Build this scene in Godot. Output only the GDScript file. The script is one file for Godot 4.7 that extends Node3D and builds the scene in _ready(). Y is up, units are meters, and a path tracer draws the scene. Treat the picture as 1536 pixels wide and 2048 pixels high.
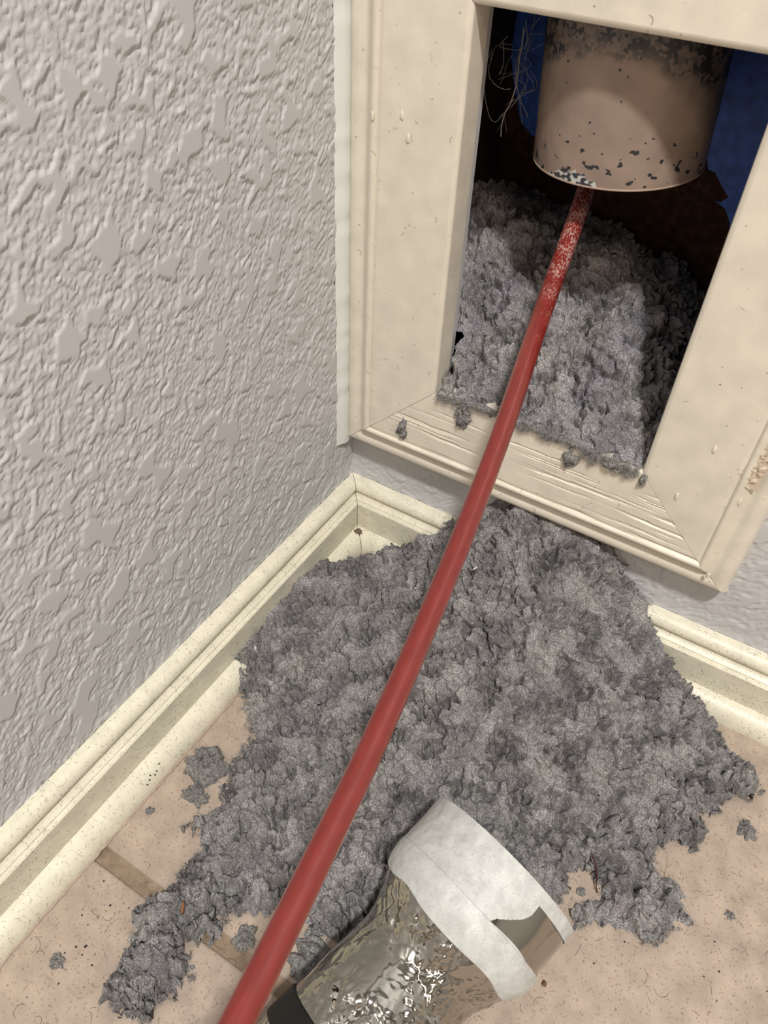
extends Node3D

# ------------------------------------------------------------------ geometry helper
class Geo:
	var v := PackedVector3Array()
	var n := PackedVector3Array()
	var uv := PackedVector2Array()
	var c := PackedColorArray()
	var ix := PackedInt32Array()
	func add(p: Vector3, t := Vector2.ZERO, col := Color.WHITE) -> int:
		v.append(p); uv.append(t); c.append(col)
		return v.size() - 1
	# corners given counter-clockwise as seen from the front
	func tri(a: int, b: int, d: int) -> void:
		ix.append(a); ix.append(d); ix.append(b)
	func quad(a: int, b: int, d: int, e: int) -> void:
		tri(a, b, d); tri(a, d, e)
	func flat_quad(a: Vector3, b: Vector3, d: Vector3, e: Vector3) -> void:
		var i := add(a, Vector2(0, 0)); add(b, Vector2(1, 0)); add(d, Vector2(1, 1)); add(e, Vector2(0, 1))
		quad(i, i + 1, i + 2, i + 3)
	func box(lo: Vector3, hi: Vector3) -> void:
		var p := func(x: int, y: int, z: int) -> Vector3: return Vector3(hi.x if x else lo.x, hi.y if y else lo.y, hi.z if z else lo.z)
		flat_quad(p.call(0, 0, 1), p.call(1, 0, 1), p.call(1, 1, 1), p.call(0, 1, 1))
		flat_quad(p.call(1, 0, 0), p.call(0, 0, 0), p.call(0, 1, 0), p.call(1, 1, 0))
		flat_quad(p.call(1, 0, 1), p.call(1, 0, 0), p.call(1, 1, 0), p.call(1, 1, 1))
		flat_quad(p.call(0, 0, 0), p.call(0, 0, 1), p.call(0, 1, 1), p.call(0, 1, 0))
		flat_quad(p.call(0, 1, 1), p.call(1, 1, 1), p.call(1, 1, 0), p.call(0, 1, 0))
		flat_quad(p.call(0, 0, 0), p.call(1, 0, 0), p.call(1, 0, 1), p.call(0, 0, 1))
	# a lattice of (w+1) x (h+1) points already added from index s; front faces where u turns to v counter-clockwise
	func lattice(s: int, w: int, h: int) -> void:
		for j in h:
			for i in w:
				var a := s + j * (w + 1) + i
				quad(a, a + 1, a + w + 2, a + w + 1)
	func tube(path: PackedVector3Array, r: Callable, seg: int, cap := true) -> void:
		var s := v.size()
		var up := Vector3(0.31, 0.9, 0.17).normalized()
		var m := path.size()
		var length := 0.0
		for k in m:
			var d := (path[mini(k + 1, m - 1)] - path[maxi(k - 1, 0)]).normalized()
			if k: length += path[k].distance_to(path[k - 1])
			var e := up.cross(d).normalized()
			var f := d.cross(e)
			var rr: float = r.call(float(k) / (m - 1))
			for j in seg + 1:
				var a := TAU * j / seg
				add(path[k] + (e * cos(a) + f * sin(a)) * rr, Vector2(float(j) / seg, length))
		lattice(s, seg, m - 1)
		if cap:
			for k in [0, m - 1]:
				var mid := add(path[k], Vector2(0.5, 0))
				for j in seg:
					var a: int = s + k * (seg + 1) + j
					if k == 0: tri(mid, a + 1, a)
					else: tri(mid, a, a + 1)
	func smooth() -> void:
		n.resize(v.size()); n.fill(Vector3.ZERO)
		for k in range(0, ix.size(), 3):
			var a := ix[k]; var b := ix[k + 1]; var d := ix[k + 2]
			var q := (v[d] - v[a]).cross(v[b] - v[a])
			n[a] += q; n[b] += q; n[d] += q
		for k in n.size():
			n[k] = n[k].normalized() if n[k].length_squared() > 1e-24 else Vector3.UP
	func mesh(m: Material) -> ArrayMesh:
		if n.size() != v.size(): smooth()
		var arr := []
		arr.resize(Mesh.ARRAY_MAX)
		arr[Mesh.ARRAY_VERTEX] = v; arr[Mesh.ARRAY_NORMAL] = n; arr[Mesh.ARRAY_TEX_UV] = uv
		arr[Mesh.ARRAY_COLOR] = c; arr[Mesh.ARRAY_INDEX] = ix
		var am := ArrayMesh.new()
		am.add_surface_from_arrays(Mesh.PRIMITIVE_TRIANGLES, arr)
		am.surface_set_material(0, m)
		return am

# ------------------------------------------------------------------ naming helpers
var used := {}
func numbered(called: String) -> String:
	var k: int = used.get(called, -1) + 1
	used[called] = k
	return called if k == 0 else "%s_%03d" % [called, k]

func tag(o: Node, label: String, category: String, group := "", kind := "") -> Node:
	o.set_meta("label", label); o.set_meta("category", category)
	if group: o.set_meta("group", group)
	if kind: o.set_meta("kind", kind)
	return o

func thing(called: String, label: String, category: String, at := Vector3.ZERO, group := "", kind := "") -> Node3D:
	var o := Node3D.new()
	o.name = numbered(called)
	add_child(o)
	o.position = at
	tag(o, label, category, group, kind)
	return o

func obj(called: String, mesh: Mesh, parent: Node = null) -> MeshInstance3D:
	var o := MeshInstance3D.new()
	o.name = called if parent else numbered(called)
	o.mesh = mesh
	o.cast_shadow = GeometryInstance3D.SHADOW_CASTING_SETTING_ON
	if parent: parent.add_child(o, true)
	else: add_child(o, true)
	return o

# ------------------------------------------------------------------ noise and textures
func noise(seed_: int, freq: float, kind := FastNoiseLite.TYPE_SIMPLEX_SMOOTH, oct := 1) -> FastNoiseLite:
	var f := FastNoiseLite.new()
	f.seed = seed_; f.frequency = freq; f.noise_type = kind
	f.fractal_type = FastNoiseLite.FRACTAL_FBM if oct > 1 else FastNoiseLite.FRACTAL_NONE
	f.fractal_octaves = oct
	return f

func cells(seed_: int, freq: float, ret := FastNoiseLite.RETURN_DISTANCE) -> FastNoiseLite:
	var f := noise(seed_, freq, FastNoiseLite.TYPE_CELLULAR)
	f.cellular_return_type = ret
	f.cellular_distance_function = FastNoiseLite.DISTANCE_EUCLIDEAN
	f.cellular_jitter = 1.0
	return f

func texture(w: int, h: int, fn: Callable) -> ImageTexture:
	var im := Image.create(w, h, false, Image.FORMAT_RGB8)
	for y in h:
		for x in w:
			im.set_pixel(x, y, fn.call(x, y))
	return ImageTexture.create_from_image(im)

func mat(called: String, col: Color, rough := 0.8, metal := 0.0) -> StandardMaterial3D:
	var m := StandardMaterial3D.new()
	m.resource_name = called; m.albedo_color = col; m.roughness = rough; m.metallic = metal
	return m

func tri_tex(m: StandardMaterial3D, t: Texture2D, size: float) -> StandardMaterial3D:
	m.albedo_texture = t
	m.uv1_triplanar = true; m.uv1_world_triplanar = true
	m.uv1_scale = Vector3.ONE / size
	return m

# paint with fine dirt: base colour 1, scattered dark specks and short scuffs
func dirt_texture(seed_: int, specks: int, scuffs: int, mottle: float, dark: Color) -> ImageTexture:
	var rng := RandomNumberGenerator.new()
	rng.seed = seed_
	var size := 512
	var im := Image.create(size, size, false, Image.FORMAT_RGB8)
	var nz := noise(seed_, 0.012, FastNoiseLite.TYPE_SIMPLEX_SMOOTH, 4)
	nz.seed = seed_
	var nf := noise(seed_ + 3, 0.25)
	for y in size:
		for x in size:
			# blend of the noise with itself shifted, so that it tiles
			var fx := float(x) / size
			var a := nz.get_noise_2d(x, y) * (1.0 - fx) + nz.get_noise_2d(x - size, y) * fx
			var v := 1.0 - mottle * (0.5 + a) - mottle * 0.35 * maxf(0.0, nf.get_noise_2d(x, y))
			im.set_pixel(x, y, Color(v, v, v))
	for k in specks:
		var p := Vector2(rng.randf(), rng.randf()) * size
		var r := rng.randf_range(0.6, 1.7)
		var s := rng.randf_range(0.25, 0.8)
		_dab(im, p, r, dark, s)
	for k in scuffs:
		var p := Vector2(rng.randf(), rng.randf()) * size
		var d := Vector2.RIGHT.rotated(rng.randf() * TAU)
		var bend := rng.randf_range(-0.15, 0.15)
		var s := rng.randf_range(0.12, 0.5)
		for q in rng.randi_range(4, 16):
			_dab(im, p, 0.8, dark, s)
			p += d
			d = d.rotated(bend)
	return ImageTexture.create_from_image(im)

func _dab(im: Image, p: Vector2, r: float, col: Color, s: float) -> void:
	var w := im.get_width(); var h := im.get_height()
	for y in range(int(p.y - r - 1), int(p.y + r + 2)):
		for x in range(int(p.x - r - 1), int(p.x + r + 2)):
			var k := clampf(r + 0.5 - Vector2(x, y).distance_to(p), 0.0, 1.0) * s
			if k > 0.0:
				var xx := posmod(x, w); var yy := posmod(y, h)
				im.set_pixel(xx, yy, im.get_pixel(xx, yy).lerp(col, k))

# matted fibres: short curved strokes, lighter and darker than the mat below
func fibre_texture() -> ImageTexture:
	var rng := RandomNumberGenerator.new()
	rng.seed = 17
	var size := 768
	var im := Image.create(size, size, false, Image.FORMAT_RGB8)
	var nz := noise(18, 0.07, FastNoiseLite.TYPE_SIMPLEX_SMOOTH, 3)
	for y in size:
		for x in size:
			var fx := smoothstep(0.75, 1.0, float(x) / size); var fy := smoothstep(0.75, 1.0, float(y) / size)
			var a := lerpf(lerpf(nz.get_noise_2d(x, y), nz.get_noise_2d(x - size, y), fx), lerpf(nz.get_noise_2d(x, y - size), nz.get_noise_2d(x - size, y - size), fx), fy)
			var v := clampf(0.76 + 0.55 * a, 0.0, 1.0)
			im.set_pixel(x, y, Color(v, v, v))
	for k in 5200:
		var p := Vector2(rng.randf(), rng.randf()) * size
		var d := Vector2.RIGHT.rotated(rng.randf() * TAU)
		var bend := rng.randf_range(-0.16, 0.16)
		var dark := rng.randf() < 0.36
		var tone := Color(0.42, 0.41, 0.42) if dark else Color(0.97, 0.96, 0.95)
		var w := rng.randf_range(0.12, 0.5)
		for q in rng.randi_range(8, 30):
			for o in 2:
				var x := posmod(int(p.x) + o, size); var y := posmod(int(p.y), size)
				im.set_pixel(x, y, im.get_pixel(x, y).lerp(tone, w))
			p += d
			d = d.rotated(bend)
	return ImageTexture.create_from_image(im)

# ------------------------------------------------------------------ dimensions of the place (metres)
const XL := 0.084        # opening, left edge
const OW := 0.1555       # opening width
const YB := 0.1936       # opening, lower edge
const OH := 0.2415       # opening height
const CW := 0.0806       # casing width
const RX := 2.6          # room
const RY := 2.4
const RZ := 3.2

var M := {}

func _ready() -> void:
	camera_and_light()
	materials()
	room()
	floor_tiles()
	left_wall()
	back_wall()
	baseboards()
	casing()
	make_tufts()
	cavity()
	lint_in_wall()
	lint_on_floor()
	duct()
	rod()
	foil_hose()
	loose_tufts()
	little_things()

# ------------------------------------------------------------------ camera, light
func camera_and_light() -> void:
	var cam := Camera3D.new()
	cam.name = "camera"
	cam.keep_aspect = Camera3D.KEEP_HEIGHT
	cam.fov = 67.097
	cam.near = 0.01; cam.far = 20.0
	cam.transform = Transform3D(Basis(Vector3(0.8533, 0.03674, -0.52013), Vector3(-0.38644, 0.71426, -0.58352), Vector3(0.35007, 0.69891, 0.62368)).orthonormalized(), Vector3(0.283, 0.524, 0.4417))
	add_child(cam)
	cam.current = true
	var env := Environment.new()
	env.background_mode = Environment.BG_COLOR
	env.background_color = Color(0.02, 0.02, 0.025)
	env.tonemap_mode = Environment.TONE_MAPPER_LINEAR
	env.tonemap_exposure = 1.0
	env.sdfgi_enabled = true; env.ssao_enabled = true; env.ssil_enabled = true
	var we := WorldEnvironment.new()
	we.name = "environment"
	we.environment = env
	add_child(we)
	ceiling_light(Vector3(0.80, RY, 1.12), 0.15, 6.4, Color(1.0, 0.985, 0.965), "small square ceiling light nearest the textured corner")
	ceiling_light(Vector3(1.45, RY, 2.25), 0.60, 2.2, Color(1.0, 0.91, 0.81), "large square ceiling light further into the room")

func ceiling_light(at: Vector3, size: float, energy: float, col: Color, label: String) -> void:
	var t := thing("ceiling_light", label, "light", at)
	var g := Geo.new()
	var h := size / 2 + 0.015
	g.box(Vector3(-h, -0.03, -h), Vector3(h, 0, h))
	obj("housing", g.mesh(mat("lamp_white", Color(0.9, 0.9, 0.9), 0.5)), t)
	var p := Geo.new()
	p.flat_quad(Vector3(-size / 2, -0.0305, -size / 2), Vector3(size / 2, -0.0305, -size / 2), Vector3(size / 2, -0.0305, size / 2), Vector3(-size / 2, -0.0305, size / 2))
	var e := mat("lamp_glow", Color(1, 1, 1), 0.6)
	e.emission_enabled = true; e.emission = col; e.emission_energy_multiplier = 2.0
	obj("light_panel", p.mesh(e), t)
	var l := AreaLight3D.new()
	l.name = "lamp_light"
	l.area_size = Vector2(size, size)
	l.light_energy = energy; l.light_color = col
	l.area_range = 8.0; l.area_attenuation = 2.0
	l.shadow_enabled = true
	t.add_child(l)
	l.position = Vector3(0, -0.036, 0)
	l.rotation = Vector3(-PI / 2, 0, 0)

# ------------------------------------------------------------------ materials
func materials() -> void:
	M.wall = mat("wall_paint", Color(0.765, 0.768, 0.775), 0.5)
	M.wall.metallic_specular = 0.4
	M.plain = mat("room_paint", Color(0.62, 0.61, 0.60), 0.9)
	M.cream = tri_tex(mat("cream_gloss_paint", Color(0.90, 0.875, 0.815), 0.38), dirt_texture(11, 60, 30, 0.06, Color(0.45, 0.40, 0.33)), 0.16)
	M.base = tri_tex(mat("dusty_cream_paint", Color(0.90, 0.885, 0.81), 0.42), dirt_texture(12, 1500, 160, 0.08, Color(0.35, 0.32, 0.26)), 0.13)
	M.tile = tri_tex(mat("tile_glaze", Color(0.70, 0.638, 0.58), 0.55), dirt_texture(13, 2600, 70, 0.12, Color(0.62, 0.54, 0.48)), 0.14)
	M.grout = tri_tex(mat("grout", Color(0.59, 0.52, 0.445), 0.95), dirt_texture(14, 700, 40, 0.2, Color(0.45, 0.38, 0.32)), 0.08)
	M.caulk = mat("white_caulk", Color(0.88, 0.89, 0.88), 0.45)
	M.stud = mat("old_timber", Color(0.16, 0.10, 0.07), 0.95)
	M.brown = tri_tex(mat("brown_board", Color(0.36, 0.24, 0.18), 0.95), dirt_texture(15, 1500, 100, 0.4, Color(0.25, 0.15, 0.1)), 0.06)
	M.blue = tri_tex(mat("blue_plastic", Color(0.31, 0.51, 0.96), 0.5), dirt_texture(16, 400, 600, 0.22, Color(0.62, 0.62, 0.62)), 0.07)
	M.lint = mat("lint", Color(1, 1, 1), 1.0)
	M.lint.vertex_color_use_as_albedo = true
	M.lint.metallic_specular = 0.15
	var ft := fibre_texture()
	tri_tex(M.lint, ft, 0.075)
	M.lint.heightmap_enabled = true
	M.lint.heightmap_texture = ft
	M.lint.heightmap_scale = 0.045
	M.fluff = mat("lint_fibres", Color(1, 1, 1), 1.0)
	M.fluff.vertex_color_use_as_albedo = true
	M.fluff.metallic_specular = 0.15
	M.web = mat("cobweb_dust", Color(0.60, 0.58, 0.56), 1.0)
	M.metal = mat("bare_steel", Color(0.72, 0.73, 0.74), 0.28, 1.0)
	M.black = mat("black_plastic", Color(0.035, 0.035, 0.035), 0.55)

# ------------------------------------------------------------------ room shell
func slab(called: String, lo: Vector3, hi: Vector3, m: Material, label: String, category: String) -> void:
	var g := Geo.new()
	g.box(lo, hi)
	tag(obj(called, g.mesh(m)), label, category, "", "structure")

func room() -> void:
	slab("ceiling", Vector3(-0.1, RY, -0.3), Vector3(RX + 0.1, RY + 0.1, RZ + 0.1), M.plain, "plain white ceiling above the whole room", "ceiling")
	slab("wall_right", Vector3(RX, -0.1, -0.3), Vector3(RX + 0.1, RY, RZ + 0.1), M.plain, "plain pale wall facing the textured grey wall", "wall")
	slab("wall_front", Vector3(-0.1, -0.1, RZ), Vector3(RX, RY, RZ + 0.1), M.plain, "plain pale wall opposite the access opening", "wall")

func floor_tiles() -> void:
	var root := thing("floor", "beige ceramic tile floor with recessed tan grout", "floor", Vector3.ZERO, "", "structure")
	var g := Geo.new()
	g.box(Vector3(-0.1, -0.1, -0.3), Vector3(RX, -0.0022, RZ))
	obj("grout_bed", g.mesh(M.grout), root)
	var xs := [0.006, 0.436]
	var zs := [0.003, 0.3475]
	while xs[-1] < RX: xs.append(minf(xs[-1] + 0.4065, RX + 0.01))
	while zs[-1] < RZ: zs.append(minf(zs[-1] + 0.4065, RZ + 0.01))
	for i in xs.size() - 1:
		for j in zs.size() - 1:
			var lo := Vector2(xs[i] + (0.0 if i == 0 else 0.0098), zs[j] + (0.0 if j == 0 else 0.0098))
			var hi := Vector2(xs[i + 1], zs[j + 1])
			var t := Geo.new()
			# pillowed edge: rings drawn in from the edge
			var rings := [[0.0, -0.0035], [0.0004, -0.0014], [0.0013, -0.0004], [0.003, 0.0]]
			var s := 0
			for r in rings:
				var d: float = r[0]
				for p in [Vector2(lo.x + d, lo.y + d), Vector2(lo.x + d, hi.y - d), Vector2(hi.x - d, hi.y - d), Vector2(hi.x - d, lo.y + d)]:
					t.add(Vector3(p.x, r[1], p.y))
			for r in rings.size() - 1:
				for k in 4:
					var a: int = r * 4 + k
					var b: int = r * 4 + (k + 1) % 4
					t.quad(a, b, b + 4, a + 4)
			s = (rings.size() - 1) * 4
			t.quad(s, s + 1, s + 2, s + 3)
			obj("tile", t.mesh(M.tile), root)

# knockdown plaster: rough splatter between flat trowelled islands, in metres
var kn := []
func knockdown(u: float, w: float, flats: float) -> float:
	if kn.is_empty():
		kn = [noise(21, 55.0), noise(22, 55.0), noise(23, 50.0, FastNoiseLite.TYPE_SIMPLEX_SMOOTH, 2), noise(24, 150.0), noise(25, 330.0), noise(26, 80.0), cells(27, 235.0), noise(28, 560.0), cells(29, 120.0)]
	var wu: float = u + kn[0].get_noise_2d(u, w) * 0.006
	var ww: float = w + kn[1].get_noise_2d(u, w) * 0.006
	var island: float = kn[2].get_noise_2d(wu * 1.1, ww * 0.85) + kn[3].get_noise_2d(wu, ww) * 0.16
	var m := smoothstep(flats, flats + 0.022, island)
	var vary: float = 0.5 + 0.5 * kn[5].get_noise_2d(wu + 7, ww)
	var grain: float = -kn[6].get_noise_2d(u + 0.0016 * kn[4].get_noise_2d(u, w), w + 0.0016 * kn[4].get_noise_2d(w, u + 2)) - 0.45
	var lump: float = -kn[8].get_noise_2d(wu, ww) - 0.45
	# splatter: granules and lumps whose tops were knocked flat
	var rough: float = 0.00018 + 0.00095 * grain * (0.4 + vary) + 0.00100 * lump * vary + 0.00042 * kn[4].get_noise_2d(u, w) + 0.00020 * kn[7].get_noise_2d(u, w)
	rough = clampf(rough, -0.0004, 0.00082)
	return lerpf(rough, 0.00098, m)

func left_wall() -> void:
	var root := thing("wall_left", "grey painted wall with knockdown plaster texture", "wall", Vector3.ZERO, "", "structure")
	var g := Geo.new()
	var z0 := -0.004; var y0 := 0.035
	var step := 0.0011
	var nz := 535; var ny := 476
	for j in ny + 1:
		for i in nz + 1:
			var z := z0 + i * step; var y := y0 + j * step
			g.add(Vector3(knockdown(z, y, 0.235 - 0.07 * smoothstep(0.36, 0.15, y)), y, z))
	# front faces +x: z to the left, y up
	for j in ny:
		for i in nz:
			var a := j * (nz + 1) + i
			g.quad(a + 1, a, a + nz + 1, a + nz + 2)
	obj("plaster", g.mesh(M.wall), root)
	var b := Geo.new()
	b.box(Vector3(-0.1, -0.1, -0.3), Vector3(-0.0012, RY, RZ))
	b.box(Vector3(-0.0012, y0 + ny * step, -0.003), Vector3(0.0002, RY, RZ))
	b.box(Vector3(-0.0012, 0.0, z0 + nz * step), Vector3(0.0002, y0 + ny * step, RZ))
	obj("drywall", b.mesh(M.wall), root)

func back_wall() -> void:
	var root := thing("wall_back", "grey textured wall around the access opening", "wall", Vector3.ZERO, "", "structure")
	var step := 0.00125
	for area in [[0.0, 0.036, 480, 110], [0.285, 0.036 + 110 * step, 252, 320]]:
		var g := Geo.new()
		for j in area[3] + 1:
			for i in area[2] + 1:
				var x: float = area[0] + i * step
				var y: float = area[1] + j * step
				g.add(Vector3(x, y, knockdown(x + 5.0, y, 0.24) * 0.8))
		g.lattice(0, area[2], area[3])
		obj("plaster", g.mesh(M.wall), root)
	# drywall with the hole cut in it
	var hx0 := XL - 0.004; var hx1 := XL + OW + 0.004
	var hy0 := YB - 0.004; var hy1 := YB + OH + 0.004
	var d := Geo.new()
	var f := -0.0008; var k := -0.0135
	d.box(Vector3(0, -0.1, k), Vector3(hx0, RY, f))
	d.box(Vector3(hx1, -0.1, k), Vector3(RX, RY, f))
	d.box(Vector3(hx0, -0.1, k), Vector3(hx1, hy0, f))
	d.box(Vector3(hx0, hy1, k), Vector3(hx1, RY, f))
	obj("drywall", d.mesh(M.wall), root)
	# what is behind it: studs, sill plate, boards
	for r in [[Vector3(-0.004, 0.0, -0.155), Vector3(0.036, RY, -0.0136)], [Vector3(0.275, 0.0, -0.155), Vector3(0.315, RY, -0.0136)]]:
		var s := Geo.new()
		s.box(r[0], r[1])
		obj("stud", s.mesh(M.stud), root)
	var p := Geo.new()
	p.box(Vector3(0.0362, 0.0, -0.155), Vector3(0.2748, 0.06, -0.0136))
	obj("sole_plate", p.mesh(M.stud), root)
	var q := Geo.new()
	q.box(Vector3(-0.1, -0.1, -0.3), Vector3(RX, RY, -0.162))
	obj("sheathing_board", q.mesh(M.brown), root)

# ------------------------------------------------------------------ trim
func extrude(profile: Array, along: Callable, n: int, ends := true) -> Geo:
	# along(k, point) gives the place of a profile point at step k of n; profile runs counter-clockwise seen from the end k = 0 looking back
	var g := Geo.new()
	var m := profile.size()
	for k in n + 1:
		for i in m + 1:
			g.add(along.call(float(k) / n, profile[i % m], i))
	g.lattice(0, m, n)
	if ends:
		var pts := PackedVector2Array(profile)
		var t := Geometry2D.triangulate_polygon(pts)
		for k in [0, n]:
			var s := g.v.size()
			for i in m: g.add(g.v[k * (m + 1) + i])
			var flip := 1.0 if k == 0 else -1.0
			for q in range(0, t.size(), 3):
				var a := pts[t[q]]; var b := pts[t[q + 1]]; var c := pts[t[q + 2]]
				if (b - a).cross(c - a) * flip > 0: g.tri(s + t[q], s + t[q + 1], s + t[q + 2])
				else: g.tri(s + t[q], s + t[q + 2], s + t[q + 1])
	return g

# smooth normals along sharp profiles look wrong: split at corners sharper than 35 degrees
func creased(g: Geo, deg := 38.0) -> Geo:
	var st := SurfaceTool.new()
	var h := Geo.new()
	var fn := PackedVector3Array()
	var around := {}
	for k in range(0, g.ix.size(), 3):
		var q := (g.v[g.ix[k + 2]] - g.v[g.ix[k]]).cross(g.v[g.ix[k + 1]] - g.v[g.ix[k]])
		fn.append(q)
		for e in 3:
			var key := Vector3i((g.v[g.ix[k + e]] * 200000.0).round())
			if not around.has(key): around[key] = []
			around[key].append(k / 3)
	var lim := cos(deg_to_rad(deg))
	for k in range(0, g.ix.size(), 3):
		var f := fn[k / 3]
		if f.length_squared() < 1e-26: continue
		var fu := f.normalized()
		for e in 3:
			var p := g.v[g.ix[k + e]]
			var sum := Vector3.ZERO
			for o in around[Vector3i((p * 200000.0).round())]:
				if fn[o].length_squared() > 1e-26 and fn[o].normalized().dot(fu) > lim: sum += fn[o]
			h.v.append(p); h.uv.append(g.uv[g.ix[k + e]]); h.c.append(g.c[g.ix[k + e]])
			h.n.append(sum.normalized() if sum.length_squared() > 1e-26 else fu)
			h.ix.append(h.v.size() - 1)
	return h

func baseboards() -> void:
	# (out from the wall, up)
	var prof := [Vector2(0.0008, 0.0), Vector2(0.0168, 0.0), Vector2(0.0168, 0.038), Vector2(0.0172, 0.0412), Vector2(0.0170, 0.0430), Vector2(0.0160, 0.0440), Vector2(0.0142, 0.0442), Vector2(0.0139, 0.0455),
		Vector2(0.0128, 0.0463), Vector2(0.0112, 0.0472), Vector2(0.0101, 0.0486), Vector2(0.0096, 0.0502), Vector2(0.0099, 0.0512), Vector2(0.0112, 0.0520), Vector2(0.0118, 0.0535), Vector2(0.0117, 0.0555), Vector2(0.0106, 0.0582), Vector2(0.0085, 0.0603), Vector2(0.0055, 0.0615), Vector2(0.0008, 0.0619)]
	var shoe := [Vector2(0.0170, 0.0)]
	for k in 9:
		var a := PI / 2 * k / 8.0
		shoe.append(Vector2(0.0170 + 0.0136 * cos(a), 0.0002 + 0.0158 * sin(a)))
	var wob := noise(31, 14.0)
	var far := 3.0
	for w in 2:
		var side: String = ["left", "back"][w]
		for part in 2:
			var pr: Array = [prof, shoe][part]
			var fn := func(t: float, p: Vector2, i: int) -> Vector3:
				var s: float = p.x + 0.0003 + t * t * t * far * 0.8
				var top := 0.0 if p.y < 0.06 else 0.0006 * wob.get_noise_1d(s * 3.0)
				if w == 0: return Vector3(p.x, p.y + top, s)
				return Vector3(s, p.y + top, p.x)
			if w == 0: pr = pr.duplicate()
			var g := extrude(pr, fn, 60)
			if w == 1:
				pass
			var flipped := _facing_in(g)
			if flipped:
				for k in range(0, g.ix.size(), 3):
					var q := g.ix[k + 1]; g.ix[k + 1] = g.ix[k + 2]; g.ix[k + 2] = q
			var o := obj(("baseboard_" + side) if part == 0 else ("trim_%d" % (w + 1)), creased(g).mesh(M.base))
			if part == 0: tag(o, ["dusty cream moulded baseboard under the grey textured wall", "dusty cream moulded baseboard below the access opening"][w], "baseboard", "", "structure")
			else: tag(o, ["cream quarter-round shoe strip along the grey textured wall", "cream quarter-round shoe strip half buried by the lint pile"][w], "trim", "", "structure")
	# ragged caulk along the foot of the left shoe strip
	var c := Geo.new()
	var path := PackedVector3Array()
	for k in 260:
		var z := 0.05 + k * 0.0035
		path.append(Vector3(0.0312 + 0.0007 * wob.get_noise_1d(z * 9.0), 0.0004 + 0.0004 * wob.get_noise_1d(z * 5.0 + 9.0), z))
	c.tube(path, func(t: float) -> float: return 0.0011 + 0.0006 * wob.get_noise_1d(t * 12.0), 8)
	tag(obj("trim_3", c.mesh(M.tile)), "thin ragged caulk line where shoe strip meets tile", "caulk", "", "structure")
	# caulk between the left wall and the casing
	var b := Geo.new()
	var nn := 90
	for k in nn + 1:
		var y := YB - CW - 0.004 + k * 0.0046
		var q := 0.0010 * wob.get_noise_1d(y * 8.0)
		for p in [Vector2(0.0, 0.0), Vector2(-0.0005, 0.0262), Vector2(0.0012 + q * 0.3, 0.0243 + q), Vector2(0.0030, 0.0205 + q), Vector2(0.0048 + q, 0.0175), Vector2(0.0050, 0.010), Vector2(0.0040, 0.0)]:
			b.add(Vector3(p.x, y, p.y))
	b.lattice(0, 6, nn)
	for k in range(0, b.ix.size(), 3):
		var q := b.ix[k + 1]; b.ix[k + 1] = b.ix[k + 2]; b.ix[k + 2] = q
	tag(obj("trim_4", b.mesh(M.caulk)), "smeared white caulk bead between textured wall and cream frame", "caulk", "", "structure")

func _facing_in(g: Geo) -> bool:
	var vol := 0.0
	for k in range(0, g.ix.size(), 3):
		vol += g.v[g.ix[k]].dot(g.v[g.ix[k + 2]].cross(g.v[g.ix[k + 1]]))
	return vol < 0.0

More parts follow.
